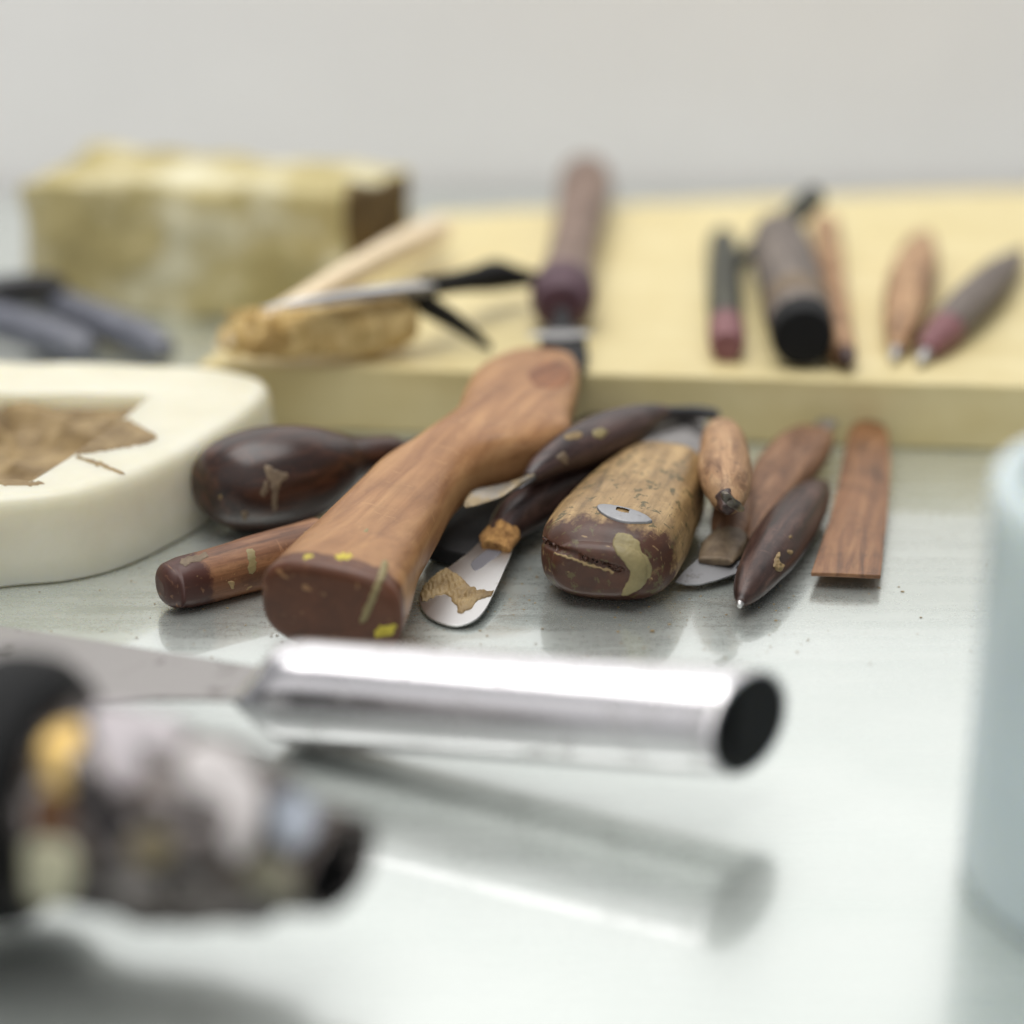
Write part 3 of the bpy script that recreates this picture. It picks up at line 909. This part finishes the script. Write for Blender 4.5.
# dark spindle with spoon tip
t = T('spoon_tip_tool', 'dark plum spindle tool with a twisted steel spoon tip lying on top of the pile', 'modelling tool', P(527, 478, 1.9), P(680, 412, 2.1))
pls = loft('handle', t, [(528, 478, 1.95, 14), (536, 472, 2.0, 24), (552, 461, 2.1, 35), (580, 447, 2.15, 46), (608, 435, 2.15, 48), (632, 425, 2.15, 41), (650, 417, 2.12, 28), (664, 412, 2.1, 16)], M['plum'], N=70, cap0=('bevel', .03), cap1=('bevel', .04), wob=.025)
loft('spoon_tip', t, [(465, 507, 1.5, 4, .2), (470, 503, 1.55, 14, .14), (480, 497, 1.66, 25, .12), (494, 491, 1.78, 27, .12), (508, 486, 1.87, 20, .25), (520, 482, 1.92, 14, .6), (532, 477, 1.97, 14, .9)], M['spoonsteel'], N=50, seg=28, twist=-0.3, twist0=0.45, wob=.05, wsc=2.0)
smear('clay_smear', t, pls, [(563, 437), (572, 432), (583, 433), (580, 438), (570, 440)], M['clay'], .02, 2, .8)
smear('clay_smear', t, pls, [(592, 432), (600, 428), (608, 431), (604, 437), (596, 438)], M['oliveclay'], .02, 2, .8)
smear('clay_smear', t, pls, [(556, 458), (562, 452), (568, 456), (567, 464), (561, 462)], M['greyclay'], .02, 2, .8)
loft('tip_strip', t, [(531, 479, 1.93, 14, .5), (516, 487, 1.84, 14, .3), (501, 491, 1.76, 15, .25), (486, 496, 1.66, 14, .25), (474, 505, 1.5, 8, .25)], M['darkmetal'], N=40, seg=24, twist0=-.3, twist=.5, wob=.03, wsc=2)
loft('tang', t, [(660, 413, 2.1, 15), (680, 412, 2.0, 12), (700, 413, 1.9, 12), (716, 414, 1.85, 9)], M['darkmetal'], N=20, cap0=('bevel', .03), cap1=('bevel', .03))

# reddish flat handle
t = T('worn_flat_handle', 'worn reddish flat wooden handle tapering towards the camera next to the bamboo strip', 'tool handle', P(748, 540, .6), P(812, 436, .9))
fh = loft('handle', t, [(748, 540, .55, 10, .6), (750, 533, .6, 22, .6), (757, 515, .68, 38, .6), (770, 491, .75, 52, .6), (788, 466, .8, 60, .6), (803, 447, .85, 56, .6), (812, 437, .85, 44, .6)], M['red'], N=80, n=2.6, cap0=('bevel', .03), cap1=('bevel', .12), wob=.03)
loft('metal_tip', t, [(808, 441, .9, 16, .5), (818, 431, .95, 20, .4), (828, 422, 1.0, 20, .4)], M['greyblade'], N=16, n=3, cap0=('bevel', .03), cap1=('bevel', .03))

# jagged scraper
t = T('jagged_scraper', 'small scraper with a jagged silvery blade and muddy ferrule under the pale spindle', 'scraper', P(705, 580, .2), P(722, 500, .8))
pj = plane3((700, 580, .25), (722, 545, .55), (740, 570, .3))
plate('blade', t, [(675, 581), (684, 571), (702, 555), (722, 550), (739, 551), (741, 556), (737, 560), (742, 562), (736, 567), (739, 572), (728, 576), (716, 580), (700, 584), (686, 584)], pj, 0.05, M['rivet'], 0.01)
sf = loft('ferrule', t, [(716, 561, .48, 34, .28), (721, 552, .52, 42, .34), (726, 541, .6, 40, .5), (730, 533, .65, 34, .6)], M['greyclay'], N=26, n=2.2, cap0=('bevel', .06), cap1=('bevel', .05), wob=.07, wsc=3)
loft('handle', t, [(728, 538, .62, 32, .6), (731, 525, .7, 40, .65), (733, 505, .8, 40, .7), (732, 480, .85, 38, .7), (730, 460, .85, 26, .7)], M['red'], N=40, cap0=('bevel', .05), cap1=('bevel', .08), wob=.03)

# pale little spindle with hook
t = T('hook_spindle', 'pale brown little spindle with a bent metal hook pointing at the camera', 'modelling tool', P(730, 506, 1.9), P(722, 426, 2.0))
loft('handle', t, [(730, 507, 1.85, 14), (729.5, 503, 1.88, 25), (728, 494, 1.92, 40), (726, 478, 1.98, 52), (724, 458, 2.0, 52), (723, 441, 2.0, 43), (722, 430, 2.0, 28), (722, 426, 2.0, 14)], M['light'], N=80, cap0=('bevel', .05), cap1=('bevel', .05), wob=.04, wsc=1.6)
loft('collar', t, [(727, 509, 1.84, 12), (727, 506, 1.86, 18), (727, 501, 1.9, 26)], M['spindle'], N=16, cap0=('bevel', .04), cap1=('bevel', .04), wob=.04, wsc=4)
bm_pts = [(724, 496, 2.02), (729, 500, 2.0), (733, 502, 1.98), (738, 504, 1.93), (741, 508, 1.87)]
loft('hook', t, [(724, 494, 2.25, 7), (727, 498, 2.2, 10), (731, 502, 2.1, 10), (736, 505, 2.0, 10), (741, 509, 1.9, 7)], M['spoonsteel'], N=30, seg=18, cap0=('bevel', .02), cap1=('bevel', .02))

# dark spindle near
t = T('pointed_spindle', 'dark brown pointed spindle with a yellow clay fleck lying in front of the bamboo strip', 'modelling tool', P(741, 603, .5), P(822, 488, .7))
sp = loft('handle', t, [(740.5, 602, .42, 8), (743, 597, .46, 20), (749, 587, .52, 33), (761, 569, .58, 45), (776, 547, .62, 53), (791, 525, .66, 53), (805, 506, .68, 45), (815, 494, .68, 32), (822, 487, .68, 16)], M['spindle'], N=100, seg=48, cap0=('bevel', .05), cap1=('bevel', .06), wob=.02)
loft('tip', t, [(739.5, 606, .38, 5), (740, 603, .4, 8), (742, 599, .44, 8)], M['blade'], N=10, cap0=('bevel', .01), cap1=('bevel', .01))
smear('clay_smear', t, sp, [(774, 558), (778, 553), (780, 556), (779, 561), (783, 565), (783, 570), (778, 571), (774, 567)], M['clay'], 0.05, 2, 0.6, lumpy=.8)
smear('clay_smear', t, sp, [(789, 535), (792, 535), (792, 539), (789, 539)], M['clay'], 0.03, 2, 0.5)
smear('clay_smear', t, sp, [(788, 550), (792, 551), (792, 555), (788, 554)], M['clay'], 0.03, 2, 0.5)

# bamboo strip
t = T('bamboo_strip', 'flat brown bamboo strip with a straight cut end at the right of the pile', 'strip', P(845, 570, .42), P(868, 422, .75))
plate('strip_body', t, [(811, 571), (828, 572.5), (846, 573.5), (864, 574), (881, 573.5), (884, 545), (887, 520), (890, 485), (891, 455), (889, 432), (884, 423), (870, 419.5), (856, 420.5), (849, 428), (844, 452), (839, 478), (829, 520), (820, 545)], plane3((811, 571, .44), (881, 574, .44), (868, 420, .85)), 0.11, M['bamboo'], 0.025, bow=lambda c: -0.10 * (c.y / 0.8) ** 2 * (0.4 + 0.6 * min(1, c.x / 4)))

# --------------------------------------------------- steel knife, near
t = T('steel_knife', 'wide bladed knife with a polished steel tube handle and black end cap', 'knife', P(262, 690, 1.15), P(745, 722, 2.0))
tube = loft('handle', t, [(231, 694, 1.12, 14, .30), (244, 692.5, 1.12, 48, .42), (262, 691, 1.14, 82, .66), (280, 690.5, 1.16, 102, .90), (290, 691, 1.17, 106, .97), (306, 692, 1.2, 107, 1), (330, 693.5, 1.24, 107, 1), (450, 702, 1.47, 107, 1), (600, 712.5, 1.74, 108, 1), (748, 723, 2.0, 108, 1)],
            M['steel'], N=120, seg=72, cap0=('bevel', .03), cap1=('hole', .09, .3), shear1=0.52)
loft('end_cap', t, [(734, 722, 1.975, 98, 1), (748, 723, 2.0, 98, 1)], M['rubber'], N=6, seg=48, cap0=('bevel', .05), cap1=('bevel', .06), shear0=.52, shear1=.52)
plate('blade', t, [(310, 672), (262, 667), (180, 654), (100, 641), (0, 626), (-90, 617), (-130, 640), (-110, 694), (0, 698), (110, 698), (200, 698), (262, 700), (310, 698)], plane3((262, 690, 1.13), (0, 640, .75), (0, 695, .75)), 0.09, M['greyblade'], 0.02)

# --------------------------------------------------- hot air gun, near left
t = T('heat_gun', 'black heat gun with a scorched mottled steel nozzle at the lower left', 'heat gun', P(60, 800, 2.7), P(340, 866, 2.2))
nz = loft('nozzle', t, [(30, 793, 2.75, 210), (60, 800, 2.7, 208), (130, 815, 2.6, 202), (195, 830, 2.5, 190), (240, 841, 2.42, 170), (270, 849, 2.36, 156), (282, 852, 2.33, 150), (288, 854, 2.31, 122), (312, 860, 2.27, 118), (338, 867, 2.22, 112)],
          M['nozzle'], N=110, seg=80, cap0=('bevel', .1), cap1=('hole', .12, 2.0), wob=.15, wsc=1.3, shear1=.35)
M['bore_black'] = matte('bore_black', lin(10, 10, 10), lin(18, 17, 17), 2, .9)  # near-black lining for the nozzle opening
lt = loft('nozzle_bore', t, [(250, 844, 2.41, 100), (320, 862, 2.25, 96), (333, 865, 2.23, 92)], M['bore_black'], N=12, cap0=('bevel', .05), cap1=('hole', .05, 1.2), shear1=.35)
M['gold'] = metal('gold_heat_tint', lin(206, 176, 112), (0.45, 0.6))
M['copper'] = metal('brown_heat_tint', lin(108, 80, 60), (0.4, 0.55))
M['cream'] = matte('cream_residue', lin(200, 196, 164), lin(222, 218, 190), 2, .6)
smear('heat_tint', t, nz, [(40, 744), (60, 724), (84, 726), (78, 752), (66, 768), (70, 792), (52, 796), (40, 774)], M['gold'], 0.02, 10, 2, label='gold tinted patch')
smear('heat_tint', t, nz, [(34, 796), (66, 794), (70, 820), (60, 840), (34, 838)], M['copper'], 0.02, 10, 3, label='brown tinted patch')
smear('residue', t, nz, [(26, 846), (50, 840), (74, 848), (76, 880), (60, 906), (30, 906)], M['cream'], 0.05, 10, 3, label='cream coloured residue')
smear('residue', t, nz, [(194, 744), (226, 748), (250, 770), (262, 800), (256, 838), (238, 862), (224, 842), (230, 812), (212, 800), (190, 792), (182, 764)], matte('white_residue', lin(206, 200, 198), lin(222, 216, 214), 1.0, .5), 0.06, 14, 3, label='white plaster residue')
smear('residue', t, nz, [(92, 710), (150, 705), (186, 730), (172, 746), (134, 742), (142, 772), (120, 790), (104, 760)], matte('lilac_residue', lin(170, 160, 164), lin(206, 200, 202), 1.2, .5), 0.05, 12, 3, label='pale lilac residue')
smear('residue', t, nz, [(272, 800), (296, 792), (316, 806), (312, 836), (292, 850), (274, 834)], matte('bluish_residue', lin(140, 150, 164), lin(186, 192, 202), 1.2, .5), 0.04, 8, 2, label='bluish residue')
smear('residue', t, nz, [(244, 880), (262, 850), (282, 862), (300, 888), (286, 900), (262, 892)], matte('greenish_residue', lin(120, 116, 96), lin(160, 156, 134), 1.2, .5), 0.04, 8, 2, label='grey green residue')
smear('residue', t, nz, [(130, 838), (160, 828), (176, 846), (160, 866), (134, 862)], matte('tan_residue', lin(120, 108, 80), lin(150, 140, 112), 1.2, .5), 0.04, 8, 2, label='tan residue')
loft('collar', t, [(-34, 783, 2.8, 250), (-20, 786, 2.8, 274), (10, 791, 2.8, 282), (28, 794, 2.8, 278), (40, 797, 2.8, 262)], M['rubber'], N=40, seg=72, cap0=('bevel', .1), cap1=('bevel', .25))
loft('housing', t, [(-430, 690, 2.9, 130), (-405, 696, 2.9, 165), (-340, 712, 2.9, 180), (-250, 734, 2.9, 186), (-150, 757, 2.85, 190), (-20, 786, 2.78, 192)], M['blackplastic'], N=60, seg=60, cap0=('bevel', .6), cap1=('bevel', .1))

# ------------------------------------------------------------ clay crumbs
bm = bmesh.new()
for k in range(420):
    x = random.gauss(470, 260)
    y = random.gauss(600, 42)
    if not 455 < y < 830:
        continue
    p = P(x, y, 0)
    q = random.uniform(.008, .028) * (2.0 if random.random() < .06 else 1)
    res = bmesh.ops.create_icosphere(bm, subdivisions=1, radius=q)
    sx = random.uniform(.7, 1.8)
    for v in res['verts']:
        v.co = Vector((v.co.x * sx, v.co.y, v.co.z * .6)) * random.uniform(.7, 1.2) + p + Vector((0, 0, q * .45))
cr_o = link('clay_crumbs', bm, M['clay'], None, None, False)
cr_o['kind'] = 'stuff'
cr_o['label'] = 'tiny dry clay crumbs scattered on the table around the tool pile'
cr_o['category'] = 'crumbs'

# ------------------------------------------------------------ cup, near right
c = P(1147, 882, 0)
t = T('plastic_cup', 'pale blue plastic cup standing at the right edge of the picture', 'cup', c, c + Vector((1, 0, 0)))
Rr, Hh = 3.42, 7.9
prof = [(Rr * .55, 0.14), (Rr * .8, 0.0), (Rr - .25, 0.0), (Rr - .08, 0.08), (Rr - .02, .3), (Rr - .02, 3.0), (Rr - .02, Hh - 1.3), (Rr + .02, Hh - 1.1), (Rr + .02, Hh - .35), (Rr - .05, Hh - .12), (Rr - .22, Hh),
        (Rr - .42, Hh - .08), (Rr - .55, Hh - .3), (Rr - .56, Hh - 1.4), (Rr - .58, 3), (Rr - .65, .5), (Rr * .5, .4)]
lathe('cup_body', t, prof, M['cup'])
lathe('liquid', t, [(0.3, .5), (Rr - .66, .52), (Rr - .60, 5.6), (0.3, 5.6)], matte('grey_blue_liquid', lin(120, 140, 144), lin(140, 160, 162), .5, .15, .02))

# -------------------------------------------------------------------- light
def area(name, loc, target, sx, sy, power, color=(1, 1, 1)):
    l = bpy.data.lights.new(name, 'AREA')
    l.shape = 'RECTANGLE'
    l.size, l.size_y = sx * U, sy * U
    l.energy = power
    l.color = color
    o = bpy.data.objects.new(name, l)
    COL.objects.link(o)
    o.location = Vector(loc) * U
    o.rotation_euler = (Vector(target) - Vector(loc)).to_track_quat('-Z', 'Y').to_euler()
    return o


area('window_light', (0, 60, 68), (0, 0, 25), 170, 84, 4.2, (1.0, 0.995, 0.98))
area('ceiling_lamp', (-15, -12, 115), (0, 2, 0), 100, 80, 9.6, (1.0, 0.985, 0.965))
area('room_light', (-45, -140, 85), (0, 0, 0), 240, 130, 4.0, (1.0, 0.985, 0.965))
wl = area('wall_fill', (0, 6, 66), (0, WALL_Y, 2), 150, 10, 0.55, (1.0, 1.0, 1.0))  # added unseen fill that only brightens the wall
wl.data.spread = math.radians(70)

w = bpy.data.worlds.new('World')
SC.world = w
w.use_nodes = True
w.node_tree.nodes['Background'].inputs[0].default_value = (0.95, 0.97, 1.0, 1)
w.node_tree.nodes['Background'].inputs[1].default_value = 0.22

# ------------------------------------------------------------------- camera
cd = bpy.data.cameras.new('camera')
cd.sensor_width = 36
cd.sensor_fit = 'HORIZONTAL'
cd.angle = HFOV
cd.clip_start = 0.01
cd.clip_end = 20
co = bpy.data.objects.new('camera', cd)
COL.objects.link(co)
co.location = CAM * U
co.rotation_euler = (math.pi / 2 - ELEV, 0, 0)
cd.dof.use_dof = True
cd.dof.focus_distance = depth(P(560, 584, 0.5)) * U
cd.dof.aperture_fstop = (cd.lens / 10) / 2.2
cd.dof.aperture_blades = 0
SC.camera = co
SC.view_settings.view_transform = 'Standard'
SC.view_settings.look = 'None'
SC.view_settings.exposure = 0.27
SC.view_settings.gamma = 1
SC.view_settings.use_curve_mapping = False
SC.render.engine = 'CYCLES'
SC.cycles.use_denoising = True
SC.cycles.max_bounces = 8
